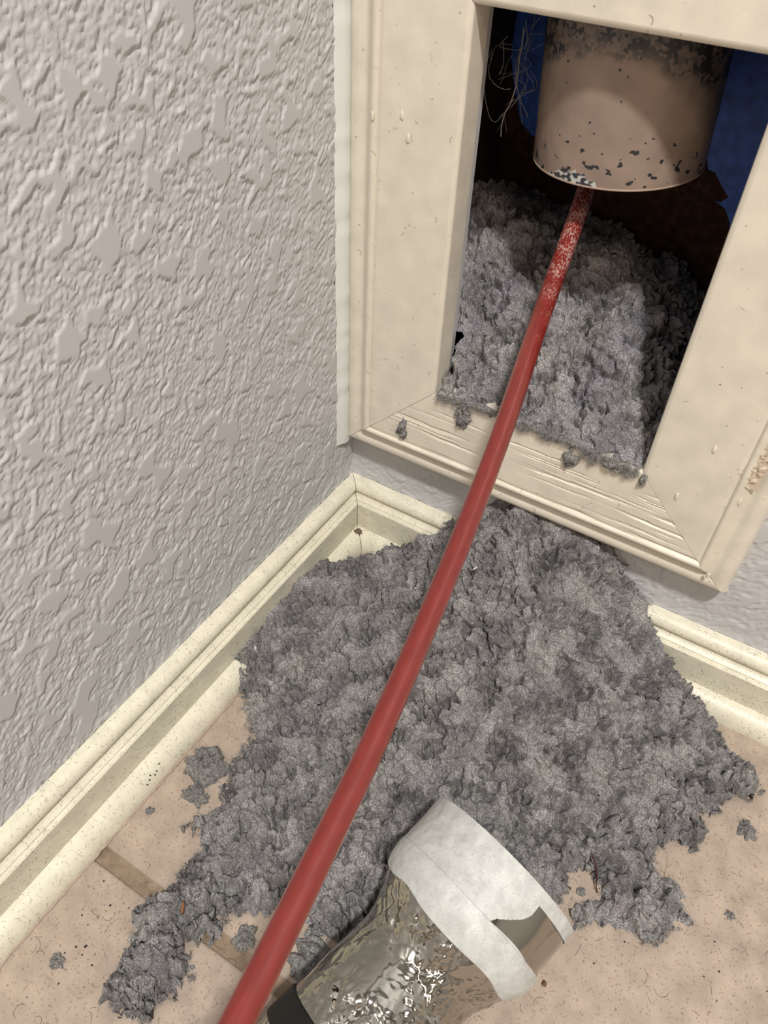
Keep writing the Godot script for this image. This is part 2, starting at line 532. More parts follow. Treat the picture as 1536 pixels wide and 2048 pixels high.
func casing() -> void:
	# (distance from the outer edge, height off the wall)
	var prof := [Vector2(0.0, 0.0003), Vector2(CW, 0.0003), Vector2(CW, 0.0180), Vector2(CW - 0.0008, 0.0196), Vector2(CW - 0.003, 0.0203)]
	for k in range(1, 80): prof.append(Vector2(lerpf(CW - 0.003, 0.0262, k / 80.0), 0.0203 + 0.0004 * k / 80.0))
	prof.append_array([Vector2(0.0258, 0.0203), Vector2(0.0246, 0.0202), Vector2(0.0238, 0.0214), Vector2(0.0226, 0.0222), Vector2(0.0208, 0.0217), Vector2(0.0186, 0.0198), Vector2(0.0166, 0.0178), Vector2(0.0148, 0.0168), Vector2(0.0128, 0.0168),
		Vector2(0.0108, 0.0176), Vector2(0.0086, 0.0180), Vector2(0.0062, 0.0178), Vector2(0.0040, 0.0168), Vector2(0.0020, 0.0148), Vector2(0.0007, 0.0122), Vector2(0.0, 0.0095)])
	var root := thing("access_frame", "cream painted mitred wooden frame around the wall opening", "frame", Vector3(XL - CW, YB - CW, 0))
	var grain := noise(41, 1.0)
	var streak := noise(42, 1.0)
	var soft := noise(43, 60.0)
	var ox := OW + 2 * CW
	var oy := OH + 2 * CW
	for side in ["bottom", "left", "right", "top"]:
		var n := 150 if side == "bottom" else 50
		var total: float = ox if side == "bottom" or side == "top" else oy
		var fn := func(t: float, p: Vector2, i: int) -> Vector3:
			var gap := 0.00022
			var s := lerpf(p.x + gap, total - p.x - gap, t)
			var z := p.y
			if p.y > 0.0195 and p.x > 0.025:
				if side == "bottom":
					# raised grain left by worn softwood, running along the board
					var wv := p.x + 0.0016 * streak.get_noise_2d(s * 7.0, 3.0) + 0.0006 * streak.get_noise_2d(s * 24.0, p.x * 60.0)
					var fade := smoothstep(-0.5, 0.25, streak.get_noise_2d(s * 11.0, wv * 90.0)) * smoothstep(CW, CW - 0.010, p.x) * lerpf(0.35, 1.0, smoothstep(0.03, 0.14, s))
					z -= 0.0013 * fade * smoothstep(0.22, 0.60, grain.get_noise_2d(s * 1.2, wv * 400.0))
				else:
					z += 0.00012 * soft.get_noise_2d(s, p.x)
			if side == "bottom": return Vector3(s, p.x, z)
			if side == "top": return Vector3(s, oy - p.x, z)
			if side == "left": return Vector3(p.x, s, z)
			return Vector3(ox - p.x, s, z)
		var g := extrude(prof, fn, n)
		if _facing_in(g):
			for k in range(0, g.ix.size(), 3):
				var q := g.ix[k + 1]; g.ix[k + 1] = g.ix[k + 2]; g.ix[k + 2] = q
		var o := obj("casing_board", creased(g, 50.0).mesh(M.cream), root)
		if side == "bottom": o.set_meta("label", "bottom board with raised wood grain")
	var sm := obj("caulk_smear", _smear().mesh(mat("grubby_caulk", Color(0.80, 0.745, 0.665), 0.5)), root)
	sm.position = Vector3(0.3035 - XL + CW, 0.232 - YB + CW, 0.0205)
	sm.set_meta("label", "grubby brown caulk smear")
	# chips and blobs of paint on the boards
	var rng := RandomNumberGenerator.new()
	rng.seed = 5
	for p in [Vector3(0.0225, 0.258, 0.0222), Vector3(0.0415, 0.262, 0.0206), Vector3(0.0465, 0.250, 0.0206), Vector3(0.3005, 0.019, 0.0222), Vector3(0.272, 0.116, 0.0206), Vector3(0.262, 0.072, 0.0206), Vector3(0.298, 0.085, 0.0200)]:
		var b := blob(rng, 0.0013, 0.0028, 0.0008)
		var o := obj("paint_drip", b.mesh(M.cream), root)
		o.position = p

func _smear() -> Geo:
	# a dragged, cracked lump of caulk on the outer bead
	var g := Geo.new()
	var n := noise(47, 130.0, FastNoiseLite.TYPE_SIMPLEX_SMOOTH, 3)
	var w := 40; var h := 70
	for j in h + 1:
		for i in w + 1:
			var u := float(i) / w * 2.0 - 1.0; var v := float(j) / h * 2.0 - 1.0
			var p := Vector2(u * 0.0065 + 0.003 * sin(v * 2.2), v * 0.022)
			var e := clampf(1.0 - u * u - v * v + 0.5 * n.get_noise_2dv(p), 0.0, 1.0)
			g.add(Vector3(p.x, p.y, -0.0006 + 0.0019 * sqrt(e) * (0.8 + 0.7 * n.get_noise_2dv(p * 1.7 + Vector2(3, 0)))))
	g.lattice(0, w, h)
	return g

func blob(rng: RandomNumberGenerator, a: float, b: float, d: float) -> Geo:
	var g := Geo.new()
	var w := 12; var h := 7
	var nz := noise(rng.randi() % 9999, 0.9)
	for j in h + 1:
		for i in w + 1:
			var th := PI * j / h; var ph := TAU * (i % w) / w
			var p := Vector3(sin(th) * cos(ph), cos(th), sin(th) * sin(ph))
			p *= 1.0 + 0.35 * nz.get_noise_3dv(p * 1.6)
			g.add(p * Vector3(a, b, d))
	g.lattice(0, w, h)
	if _facing_in(g):
		for k in range(0, g.ix.size(), 3):
			var q := g.ix[k + 1]; g.ix[k + 1] = g.ix[k + 2]; g.ix[k + 2] = q
	return g

# ------------------------------------------------------------------ lint
var tufts: Array[ArrayMesh] = []

# a small soft lump, or with lump false only the loose fibres of one
func tuft_geo(seed_: int, fibres: int, lump := true) -> Geo:
	var rng := RandomNumberGenerator.new()
	rng.seed = seed_
	var g := Geo.new()
	if lump:
		var n1 := noise(seed_, 0.9); var n2 := noise(seed_ + 1, 2.2)
		var w := 18; var h := 11
		for j in h + 1:
			for i in w + 1:
				var th := PI * j / h; var ph := TAU * (i % w) / w
				var p := Vector3(sin(th) * cos(ph), cos(th), sin(th) * sin(ph))
				var r := 0.82 + 0.40 * n1.get_noise_3dv(p) + 0.22 * n2.get_noise_3dv(p)
				g.add(p * r)
		g.lattice(0, w, h)
		if _facing_in(g):
			for k in range(0, g.ix.size(), 3):
				var q := g.ix[k + 1]; g.ix[k + 1] = g.ix[k + 2]; g.ix[k + 2] = q
		g.smooth()
	for k in fibres:
		var d := Vector3(rng.randfn(), rng.randfn(), rng.randfn()).normalized()
		var p := d * (rng.randf_range(0.6, 0.9) if lump else rng.randf_range(0.1, 0.9))
		var dir := (d * (0.7 if lump else 0.25) + 0.8 * Vector3(rng.randfn(), rng.randfn(), rng.randfn())).normalized()
		var side := dir.cross(d + Vector3(0.1, 0.2, 0.3)).normalized() * rng.randf_range(0.016, 0.034)
		var len := rng.randf_range(0.35, 1.0)
		var curl := Vector3(rng.randfn(), rng.randfn(), rng.randfn()) * 0.7
		var s := g.v.size()
		var sh := rng.randf_range(0.85, 1.45)
		for q in 4:
			var t := q / 3.0
			var w2 := side * (1.0 - 0.6 * t)
			g.add(p - w2, Vector2.ZERO, Color(sh, sh, sh)); g.add(p + w2, Vector2.ZERO, Color(sh, sh, sh))
			g.n.append(d); g.n.append(d)
			dir = (dir + curl * 0.4).normalized()
			p += dir * len / 3.0
		for q in 3:
			g.quad(s + q * 2, s + q * 2 + 1, s + q * 2 + 3, s + q * 2 + 2)
	return g

func make_tufts() -> void:
	for k in 5: tufts.append(tuft_geo(150 + k * 7, 44, false).mesh(M.fluff))

func inside_depth(p: Vector2, poly: PackedVector2Array) -> float:
	# distance to the outline, positive inside
	var best := 1e9
	var n := poly.size()
	for k in n:
		var q := Geometry2D.get_closest_point_to_segment(p, poly[k], poly[(k + 1) % n])
		best = minf(best, q.distance_squared_to(p))
	return sqrt(best) * (1.0 if Geometry2D.is_point_in_polygon(p, poly) else -1.0)

# a smooth base shape corrected at the given points (x, z, height)
func shaped(p: Vector2, pts: Array, base: Callable) -> float:
	var a := 0.0; var b := 0.0
	for q in pts:
		var d: float = (p.x - q.x) * (p.x - q.x) + (p.y - q.y) * (p.y - q.y) + 0.00025
		var w := 1.0 / (d * sqrt(d))
		a += w * (q.z - float(base.call(Vector2(q.x, q.y)))); b += w
	return float(base.call(p)) + a / b

var lint_noise := []
func lint_bump(x: float, z: float, y: float) -> float:
	if lint_noise.is_empty():
		lint_noise = [cells(51, 56.0, FastNoiseLite.RETURN_DISTANCE2_SUB), cells(52, 120.0, FastNoiseLite.RETURN_DISTANCE2_SUB), noise(53, 150.0, FastNoiseLite.TYPE_SIMPLEX_SMOOTH, 3), noise(54, 48.0, FastNoiseLite.TYPE_SIMPLEX_SMOOTH, 2), noise(55, 80.0, FastNoiseLite.TYPE_SIMPLEX_SMOOTH, 2), noise(56, 22.0, FastNoiseLite.TYPE_SIMPLEX_SMOOTH, 2), noise(57, 35.0), noise(58, 420.0, FastNoiseLite.TYPE_SIMPLEX_SMOOTH, 2), cells(59, 210.0), noise(60, 130.0, FastNoiseLite.TYPE_SIMPLEX_SMOOTH, 2)]
	var wx: float = x + 0.009 * lint_noise[4].get_noise_2d(x, z)
	var wz: float = z + 0.009 * lint_noise[4].get_noise_2d(z + 4, x)
	var crack: float = smoothstep(0.21, 0.02, lint_noise[0].get_noise_3d(wx, y, wz) + 1.0) * smoothstep(-0.2, 0.25, lint_noise[6].get_noise_2d(x + 3, z))
	var nick: float = smoothstep(0.22, 0.02, lint_noise[1].get_noise_3d(wx, y, wz) + 1.0) * smoothstep(-0.1, 0.35, lint_noise[6].get_noise_2d(x, z + 5))
	var puff: float = -lint_noise[8].get_noise_3d(wx, y, wz) - 0.5
	return -0.0095 * crack - 0.0045 * nick + 0.0026 * lint_noise[2].get_noise_3d(x, y * 0.8, z) + 0.0010 * lint_noise[7].get_noise_3d(x, y, z) + 0.0012 * puff + 0.0060 * lint_noise[3].get_noise_3d(x, y, z)

func lint_tone(x: float, z: float, rng: RandomNumberGenerator, base: Color, cool: Color) -> Color:
	var k := clampf(0.5 + 1.1 * (lint_noise[5] as FastNoiseLite).get_noise_2d(x, z) + rng.randf_range(-0.25, 0.25), 0.0, 1.0)
	var c := base.lerp(cool, k)
	return c * (1.0 + 0.28 * (lint_noise[6] as FastNoiseLite).get_noise_2d(x + 9.0, z)) * rng.randf_range(0.90, 1.10)

func lint_body(lo: Vector2, hi: Vector2, step: float, smooth_height: Callable, edge: Callable, base: Color, cool: Color, seed_: int, density: float, sizes: Vector2, low := 0.0) -> Array:
	# smooth_height(p) is looked up on a coarse lattice; edge(p, y) gives the height at p, or a negative number where there is no lint
	var rng := RandomNumberGenerator.new()
	rng.seed = seed_
	var cs := 0.004
	var cw := int((hi.x - lo.x) / cs) + 3; var ch := int((hi.y - lo.y) / cs) + 3
	var hgt := PackedFloat32Array()
	for j in ch + 1:
		for i in cw + 1: hgt.append(smooth_height.call(lo + Vector2(i, j) * cs))
	var look := func(p: Vector2) -> float:
		var f := (p - lo) / cs
		var i := clampi(int(f.x), 0, cw - 1); var j := clampi(int(f.y), 0, ch - 1)
		var fx := clampf(f.x - i, 0, 1); var fy := clampf(f.y - j, 0, 1)
		var k := j * (cw + 1) + i
		return lerpf(lerpf(hgt[k], hgt[k + 1], fx), lerpf(hgt[k + cw + 1], hgt[k + cw + 2], fx), fy)
	var w := int((hi.x - lo.x) / step); var h := int((hi.y - lo.y) / step)
	var g := Geo.new()
	var at := PackedInt32Array()
	at.resize((w + 1) * (h + 1)); at.fill(-1)
	for j in h + 1:
		for i in w + 1:
			var p := lo + Vector2(i, j) * step
			var y0: float = look.call(p)
			var y: float = edge.call(p, y0)
			if y < -0.5: continue
			var nrm := Vector3(look.call(p - Vector2(0.004, 0)) - look.call(p + Vector2(0.004, 0)), 0.008, look.call(p - Vector2(0, 0.004)) - look.call(p + Vector2(0, 0.004))).normalized()
			nrm = (nrm + Vector3(0, 0.25, 0)).normalized()
			var b := lint_bump(p.x, p.y, y0)
			var sway := Vector3(lint_noise[9].get_noise_3d(p.x, y, p.y), lint_noise[9].get_noise_3d(p.y + 7.0, p.x, y) * 0.6, lint_noise[9].get_noise_3d(y + 3.0, p.y, p.x + 5.0)) * 0.0030
			if p.y > 0.019 and p.y < 0.024 and lo.y < 0.0: sway.z = minf(sway.z, 0.001)
			at[j * (w + 1) + i] = g.add(Vector3(p.x, y, p.y) + nrm * b + sway, Vector2.ZERO, lint_tone(p.x, p.y, rng, base, cool))
	for j in h:
		for i in w:
			var a := at[j * (w + 1) + i]; var b := at[j * (w + 1) + i + 1]
			var c := at[(j + 1) * (w + 1) + i + 1]; var d := at[(j + 1) * (w + 1) + i]
			if a >= 0 and b >= 0 and c >= 0 and d >= 0:
				g.quad(a, d, c, b)
	g.smooth()
	# tufts standing on it
	var spots: Array[Transform3D] = []
	var tones: Array[Color] = []
	var nv := g.v.size()
	var count := int(nv * density)
	for k in count:
		var i := rng.randi() % nv
		var p := g.v[i]
		if p.y > low and rng.randf() > 0.45: continue
		var s := rng.randf_range(sizes.x, sizes.y) * (1.5 if rng.randf() < 0.15 else 1.0)
		var bas := Basis.from_euler(Vector3(rng.randf() * TAU, rng.randf() * TAU, rng.randf() * TAU)).scaled_local(Vector3(s * rng.randf_range(0.7, 1.3), s * rng.randf_range(0.6, 1.0), s * rng.randf_range(0.7, 1.3)))
		spots.append(Transform3D(bas, p + g.n[i] * s * rng.randf_range(-0.75, 0.1) + Vector3(rng.randfn(), 0, rng.randfn()) * step * 0.5))
		tones.append(lint_tone(p.x, p.z, rng, base, cool) * 0.85)
	return [g, spots, tones]

func place_tufts(called: String, spots: Array[Transform3D], tones: Array[Color], parent: Node, seed_: int) -> void:
	var rng := RandomNumberGenerator.new()
	rng.seed = seed_
	var lists := []
	for k in tufts.size(): lists.append([])
	for k in spots.size(): lists[rng.randi() % tufts.size()].append(k)
	for v in tufts.size():
		var mm := MultiMesh.new()
		mm.transform_format = MultiMesh.TRANSFORM_3D
		mm.use_colors = true
		mm.mesh = tufts[v]
		mm.instance_count = lists[v].size()
		for k in lists[v].size():
			mm.set_instance_transform(k, spots[lists[v][k]])
			mm.set_instance_color(k, tones[lists[v][k]])
		var o := MultiMeshInstance3D.new()
		o.name = called
		o.multimesh = mm
		o.set_meta("kind", "stuff")
		parent.add_child(o, true)

const LINT := Color(0.44, 0.43, 0.42)
const LINT_COOL := Color(0.375, 0.361, 0.37)

func lint_in_wall() -> void:
	var pts := [Vector3(0.09, 0.016, 0.200), Vector3(0.125, 0.019, 0.198), Vector3(0.16, 0.020, 0.1985), Vector3(0.20, 0.019, 0.198), Vector3(0.235, 0.015, 0.198), Vector3(0.05, -0.04, 0.262), Vector3(0.09, -0.04, 0.246), Vector3(0.13, -0.04, 0.243), Vector3(0.18, -0.04, 0.238), Vector3(0.235, -0.035, 0.212),
		Vector3(0.085, -0.005, 0.214), Vector3(0.13, -0.005, 0.212), Vector3(0.19, -0.005, 0.208), Vector3(0.048, -0.075, 0.300), Vector3(0.075, -0.085, 0.292), Vector3(0.11, -0.085, 0.280), Vector3(0.16, -0.085, 0.278), Vector3(0.20, -0.08, 0.250), Vector3(0.25, -0.08, 0.196), Vector3(0.05, -0.14, 0.285), Vector3(0.12, -0.14, 0.275), Vector3(0.19, -0.14, 0.262), Vector3(0.25, -0.14, 0.20)]
	var edge := func(p: Vector2, y: float) -> float:
		if p.y > 0.0225: return -1.0
		if p.y > -0.016 and (p.x < XL + 0.001 or p.x > XL + OW - 0.001): return -1.0
		return y
	var slope := func(p: Vector2) -> float: return minf(0.199 + 0.80 * (0.02 - p.y), 0.283)
	var r := lint_body(Vector2(0.037, -0.150), Vector2(0.274, 0.0235), 0.0010, func(p: Vector2) -> float: return shaped(p, pts, slope), edge, LINT * 1.12, Color(0.405, 0.388, 0.425), 61, 0.15, Vector2(0.0015, 0.0028))
	var root := thing("lint_heap", "grey dryer lint heaped inside the wall cavity behind the frame", "lint", Vector3.ZERO, "", "stuff")
	var body := obj("lint_mass", (r[0] as Geo).mesh(M.lint), root)
	body.set_meta("kind", "stuff")
	# a ragged fringe over the edge of the bottom board
	var rng := RandomNumberGenerator.new()
	rng.seed = 62
	var sp: Array[Transform3D] = r[1]
	var tn: Array[Color] = r[2]
	var fr := noise(63, 30.0)
	for k in 900:
		var x := rng.randf_range(XL + 0.002, XL + OW - 0.002)
		var drop := 0.006 + 0.008 * fr.get_noise_1d(x) + 0.004 * fr.get_noise_1d(x * 4.0)
		var s := rng.randf_range(0.0014, 0.0032)
		var y := YB + 0.004 - rng.randf() * maxf(0.002, drop)
		sp.append(Transform3D(Basis.from_euler(Vector3(rng.randf(), rng.randf(), rng.randf()) * TAU).scaled(Vector3.ONE * s), Vector3(x, y, 0.0215 + s * 0.3)))
		tn.append(LINT * rng.randf_range(0.85, 1.2))
	place_tufts("lint_tufts", sp, tn, root, 64)

var pile_poly := PackedVector2Array([
	Vector2(0.069, 0.234), Vector2(0.063, 0.245), Vector2(0.068, 0.263), Vector2(0.072, 0.278), Vector2(0.079, 0.289), Vector2(0.070, 0.299), Vector2(0.067, 0.315), Vector2(0.080, 0.307), Vector2(0.088, 0.314), Vector2(0.083, 0.327), Vector2(0.087, 0.339), Vector2(0.078, 0.360), Vector2(0.079, 0.370),
	Vector2(0.087, 0.379), Vector2(0.089, 0.394), Vector2(0.096, 0.415), Vector2(0.106, 0.414), Vector2(0.124, 0.408), Vector2(0.128, 0.395), Vector2(0.131, 0.377), Vector2(0.124, 0.369), Vector2(0.116, 0.364), Vector2(0.133, 0.353), Vector2(0.126, 0.341), Vector2(0.143, 0.328), Vector2(0.166, 0.312),
	Vector2(0.177, 0.322), Vector2(0.192, 0.316), Vector2(0.202, 0.305), Vector2(0.223, 0.287), Vector2(0.261, 0.260), Vector2(0.287, 0.234), Vector2(0.300, 0.224), Vector2(0.306, 0.212), Vector2(0.300, 0.202), Vector2(0.311, 0.190), Vector2(0.321, 0.198), Vector2(0.324, 0.203), Vector2(0.318, 0.208),
	Vector2(0.310, 0.221), Vector2(0.317, 0.231), Vector2(0.329, 0.217), Vector2(0.346, 0.213), Vector2(0.360, 0.215), Vector2(0.366, 0.210), Vector2(0.370, 0.192), Vector2(0.382, 0.186), Vector2(0.370, 0.180), Vector2(0.371, 0.173), Vector2(0.358, 0.166), Vector2(0.348, 0.169), Vector2(0.345, 0.157),
	Vector2(0.352, 0.143), Vector2(0.370, 0.139), Vector2(0.374, 0.127), Vector2(0.363, 0.115), Vector2(0.374, 0.108), Vector2(0.379, 0.087), Vector2(0.392, 0.081), Vector2(0.399, 0.070), Vector2(0.385, 0.056), Vector2(0.369, 0.053), Vector2(0.352, 0.032), Vector2(0.330, 0.022), Vector2(0.302, 0.008), Vector2(0.290, -0.03),
	Vector2(0.095, -0.03), Vector2(0.075, 0.010), Vector2(0.055, 0.022), Vector2(0.043, 0.040), Vector2(0.022, 0.062), Vector2(-0.03, 0.070), Vector2(-0.03, 0.190), Vector2(0.020, 0.202), Vector2(0.045, 0.216), Vector2(0.052, 0.226)])

var pile_top := {}   # highest lint in each 3 mm square of the floor
func lint_height(x: float, z: float) -> float:
	return pile_top.get(Vector2i(int(x / 0.003), int(z / 0.003)), 0.0)

var pile_pts := [Vector3(0.16, 0.015, 0.112), Vector3(0.19, 0.015, 0.108), Vector3(0.215, 0.015, 0.106), Vector3(0.238, 0.015, 0.102), Vector3(0.253, 0.02, 0.074), Vector3(0.28, 0.02, 0.058), Vector3(0.30, 0.025, 0.044), Vector3(0.33, 0.03, 0.032), Vector3(0.36, 0.05, 0.016),
	Vector3(0.135, 0.015, 0.098), Vector3(0.115, 0.015, 0.068), Vector3(0.10, 0.015, 0.052), Vector3(0.08, 0.02, 0.040), Vector3(0.06, 0.03, 0.028), Vector3(0.03, 0.07, 0.026), Vector3(0.03, 0.12, 0.028), Vector3(0.03, 0.17, 0.022), Vector3(0.05, 0.20, 0.016),
	Vector3(0.08, 0.06, 0.038), Vector3(0.12, 0.06, 0.060), Vector3(0.17, 0.06, 0.082), Vector3(0.23, 0.06, 0.078), Vector3(0.28, 0.06, 0.052), Vector3(0.33, 0.06, 0.030), Vector3(0.07, 0.12, 0.034), Vector3(0.12, 0.12, 0.048), Vector3(0.18, 0.12, 0.056), Vector3(0.24, 0.12, 0.050), Vector3(0.30, 0.11, 0.034), Vector3(0.35, 0.10, 0.020),
	Vector3(0.08, 0.19, 0.022), Vector3(0.13, 0.19, 0.034), Vector3(0.19, 0.18, 0.038), Vector3(0.25, 0.18, 0.030), Vector3(0.31, 0.16, 0.020), Vector3(0.10, 0.25, 0.016), Vector3(0.16, 0.25, 0.024), Vector3(0.21, 0.24, 0.022), Vector3(0.27, 0.22, 0.014), Vector3(0.34, 0.19, 0.012), Vector3(0.10, 0.30, 0.013), Vector3(0.15, 0.30, 0.014), Vector3(0.10, 0.35, 0.015), Vector3(0.11, 0.39, 0.018)]

func lint_on_floor() -> void:
	var lo := Vector2(0.010, 0.0015); var hi := Vector2(0.408, 0.424)
	# depth inside the outline on a coarse lattice first
	var cs := 0.004
	var cw := int((hi.x - lo.x) / cs) + 2; var ch := int((hi.y - lo.y) / cs) + 2
	var dep := PackedFloat32Array()
	for j in ch + 1:
		for i in cw + 1: dep.append(inside_depth(lo + Vector2(i, j) * cs, pile_poly))
	var rag := noise(71, 130.0); var rag2 := noise(72, 320.0)
	var edge := func(p: Vector2, y: float) -> float:
		var f := (p - lo) / cs
		var i := int(f.x); var j := int(f.y)
		var fx := f.x - i; var fy := f.y - j
		var k := j * (cw + 1) + i
		var d := lerpf(lerpf(dep[k], dep[k + 1], fx), lerpf(dep[k + cw + 1], dep[k + cw + 2], fx), fy)
		d += 0.0035 * rag.get_noise_2d(p.x, p.y) + 0.0018 * rag2.get_noise_2d(p.x, p.y) + 0.0005
		if d < 0.0: return -1.0
		return y * (1.0 - pow(1.0 - clampf(d / 0.022, 0.0, 1.0), 2.2)) + 0.0012
	var mound := func(p: Vector2) -> float: return 0.012 + 0.09 * exp(-pow((p.x - 0.19) / 0.085, 2.0)) * maxf(0.0, 1.0 - p.y / 0.26)
	var r := lint_body(lo, hi, 0.0010, func(p: Vector2) -> float: return shaped(p, pile_pts, mound), edge, LINT, LINT_COOL, 73, 0.20, Vector2(0.0014, 0.0028), 0.009)
	var g: Geo = r[0]
	for k in g.v.size(): g.v[k].y = maxf(g.v[k].y, 0.0004)
	g.smooth()
	for q in g.v:
		var key := Vector2i(int(q.x / 0.003), int(q.z / 0.003))
		pile_top[key] = maxf(pile_top.get(key, 0.0), q.y)
	var root := thing("lint_pile", "large grey pile of fluffy dryer lint spilled on the tile floor", "lint", Vector3.ZERO, "", "stuff")
	var body := obj("lint_mass", g.mesh(M.lint), root)
	body.set_meta("kind", "stuff")
	place_tufts("lint_tufts", r[1], r[2], root, 74)

func clump(seed_: int, size: Vector3, count: int, base: Color) -> ArrayMesh:
	var rng := RandomNumberGenerator.new()
	rng.seed = seed_
	var g := Geo.new()
	# a low ragged mound
	var n1 := noise(seed_, 1.1); var n2 := noise(seed_ + 1, 0.55, FastNoiseLite.TYPE_SIMPLEX_SMOOTH, 3); var n3 := noise(seed_ + 2, 0.25, FastNoiseLite.TYPE_SIMPLEX_SMOOTH, 2)
	var rings := 22; var seg := 56
	var mm := 1000.0
	for j in rings + 1:
		for i in seg + 1:
			var a := TAU * (i % seg) / seg
			var t := 1.0 - float(j) / rings
			var d := Vector2(cos(a), sin(a))
			var out := 1.0 + 0.40 * n1.get_noise_2dv(d * 1.1) + 0.10 * n1.get_noise_2dv(d * 3.0)
			var p := Vector2(d.x * size.x, d.y * size.z) * out * t
			var y := size.y * sqrt(maxf(0.0, 1.0 - t * t)) * (0.85 + 0.6 * n3.get_noise_2dv(p * mm * 0.6)) + 0.0016 * n2.get_noise_2dv(p * mm) * (1.0 - t * t)
			var tone := base * rng.randf_range(0.88, 1.12)
			g.add(Vector3(p.x, maxf(y, 0.0003 if t < 0.99 else -0.0002), p.y), Vector2.ZERO, tone)
	g.lattice(0, seg, rings)
	if (g.v[2 * seg] - g.v[seg]).cross(g.v[seg + 1] - g.v[seg]).y > 0.0: pass
	g.smooth()
	var upw := 0.0
	for q in g.n: upw += q.y
	if upw < 0.0:
		for k in range(0, g.ix.size(), 3):
			var q := g.ix[k + 1]; g.ix[k + 1] = g.ix[k + 2]; g.ix[k + 2] = q
		g.smooth()
	var kinds := [tuft_geo(200, 26, false), tuft_geo(207, 26, false)]
	var nv := g.v.size()
	for k in count:
		var t: Geo = kinds[rng.randi() % 2]
		var s := minf(0.0028, minf(size.x, size.z) * 0.45) * rng.randf_range(0.7, 1.2)
		var at := g.v[rng.randi() % (nv * 3 / 4)]
		at.y = maxf(at.y, s * 0.3)
		var b := Basis.from_euler(Vector3(rng.randf(), rng.randf(), rng.randf()) * TAU)
		var o := g.v.size()
		var tone := base * rng.randf_range(0.8, 1.15)
		for i in t.v.size():
			var p := b * t.v[i] * s + at
			p.y = maxf(p.y, 0.0001)
			g.add(p, Vector2.ZERO, Color(tone.r * t.c[i].r, tone.g * t.c[i].g, tone.b * t.c[i].b))
			g.n.append((b * t.n[i]).normalized())
		for q in t.ix: g.ix.append(q + o)
	return g.mesh(M.lint)

func loose_tufts() -> void:
	var list := [
		[Vector3(0.051, 0.0, 0.268), Vector3(0.017, 0.010, 0.013), 40, "loose lint clump on tile between shoe strip and main lint pile"],
		[Vector3(0.0575, 0.0, 0.289), Vector3(0.010, 0.006, 0.007), 16, "smaller flat lint shred just below the clump by shoe strip"],
		[Vector3(0.1445, 0.0, 0.3425), Vector3(0.006, 0.004, 0.009), 14, "small lint tuft on the bare tile left of the red rod"],
		[Vector3(0.0575, 0.0, 0.4124), Vector3(0.0045, 0.003, 0.0042), 8, "tiny lone lint tuft at lower left on the tile"],
		[Vector3(0.190, 0.0, 0.333), Vector3(0.017, 0.009, 0.014), 40, "dark lint clump on the tile against the foil hose"],
		[Vector3(0.3955, 0.0, 0.1045), Vector3(0.0062, 0.005, 0.0072), 16, "round lint ball alone on the tile at right"],
		[Vector3(0.3122, 0.0, 0.2056), Vector3(0.0028, 0.002, 0.003), 6, "tiny lint speck in the notch of the lint pile"],
		[Vector3(0.3994, 0.0, 0.1678), Vector3(0.003, 0.002, 0.0028), 6, "tiny lint wisp on the bare tile far right"],
		[Vector3(0.0392, 0.0, 0.3146), Vector3(0.0032, 0.002, 0.003), 6, "tiny lint wisp beside the shoe strip above the grout line"]]
	for k in list.size():
		var e: Array = list[k]
		var o := obj("lint_tuft", clump(300 + k, e[1], e[2], LINT * 0.85))
		o.position = e[0]
		tag(o, e[3], "lint", "loose lint tufts on the floor")
	# tufts clinging to the bottom board of the frame
	var sill := [
		[Vector3(0.0595, 0.1505, 0.0205), 0.0042, 0.0095, "lint wisp stuck to frame board near its lower left mitre"],
		[Vector3(0.1083, 0.1830, 0.0208), 0.0055, 0.0095, "pointed lint wisp hanging from the opening left of the rod"],
		[Vector3(0.1919, 0.1815, 0.0208), 0.0048, 0.0065, "lint wisp on the grained board right of the rod"],
		[Vector3(0.2203, 0.1905, 0.0208), 0.0070, 0.0040, "wide low lint wisp on the board edge near right mitre"],
		[Vector3(0.2420, 0.1880, 0.0208), 0.0026, 0.0048, "small lint wisp at the right mitre of the frame"]]
	for k in sill.size():
		var e: Array = sill[k]
		var o := obj("lint_wisp", clump(330 + k, Vector3(e[1], 0.0042, e[2]), 26, LINT * 0.95))
		o.transform = Transform3D(Basis(Vector3(1, 0, 0), PI / 2), e[0])
		tag(o, e[3], "lint", "lint wisps on the frame's bottom board")

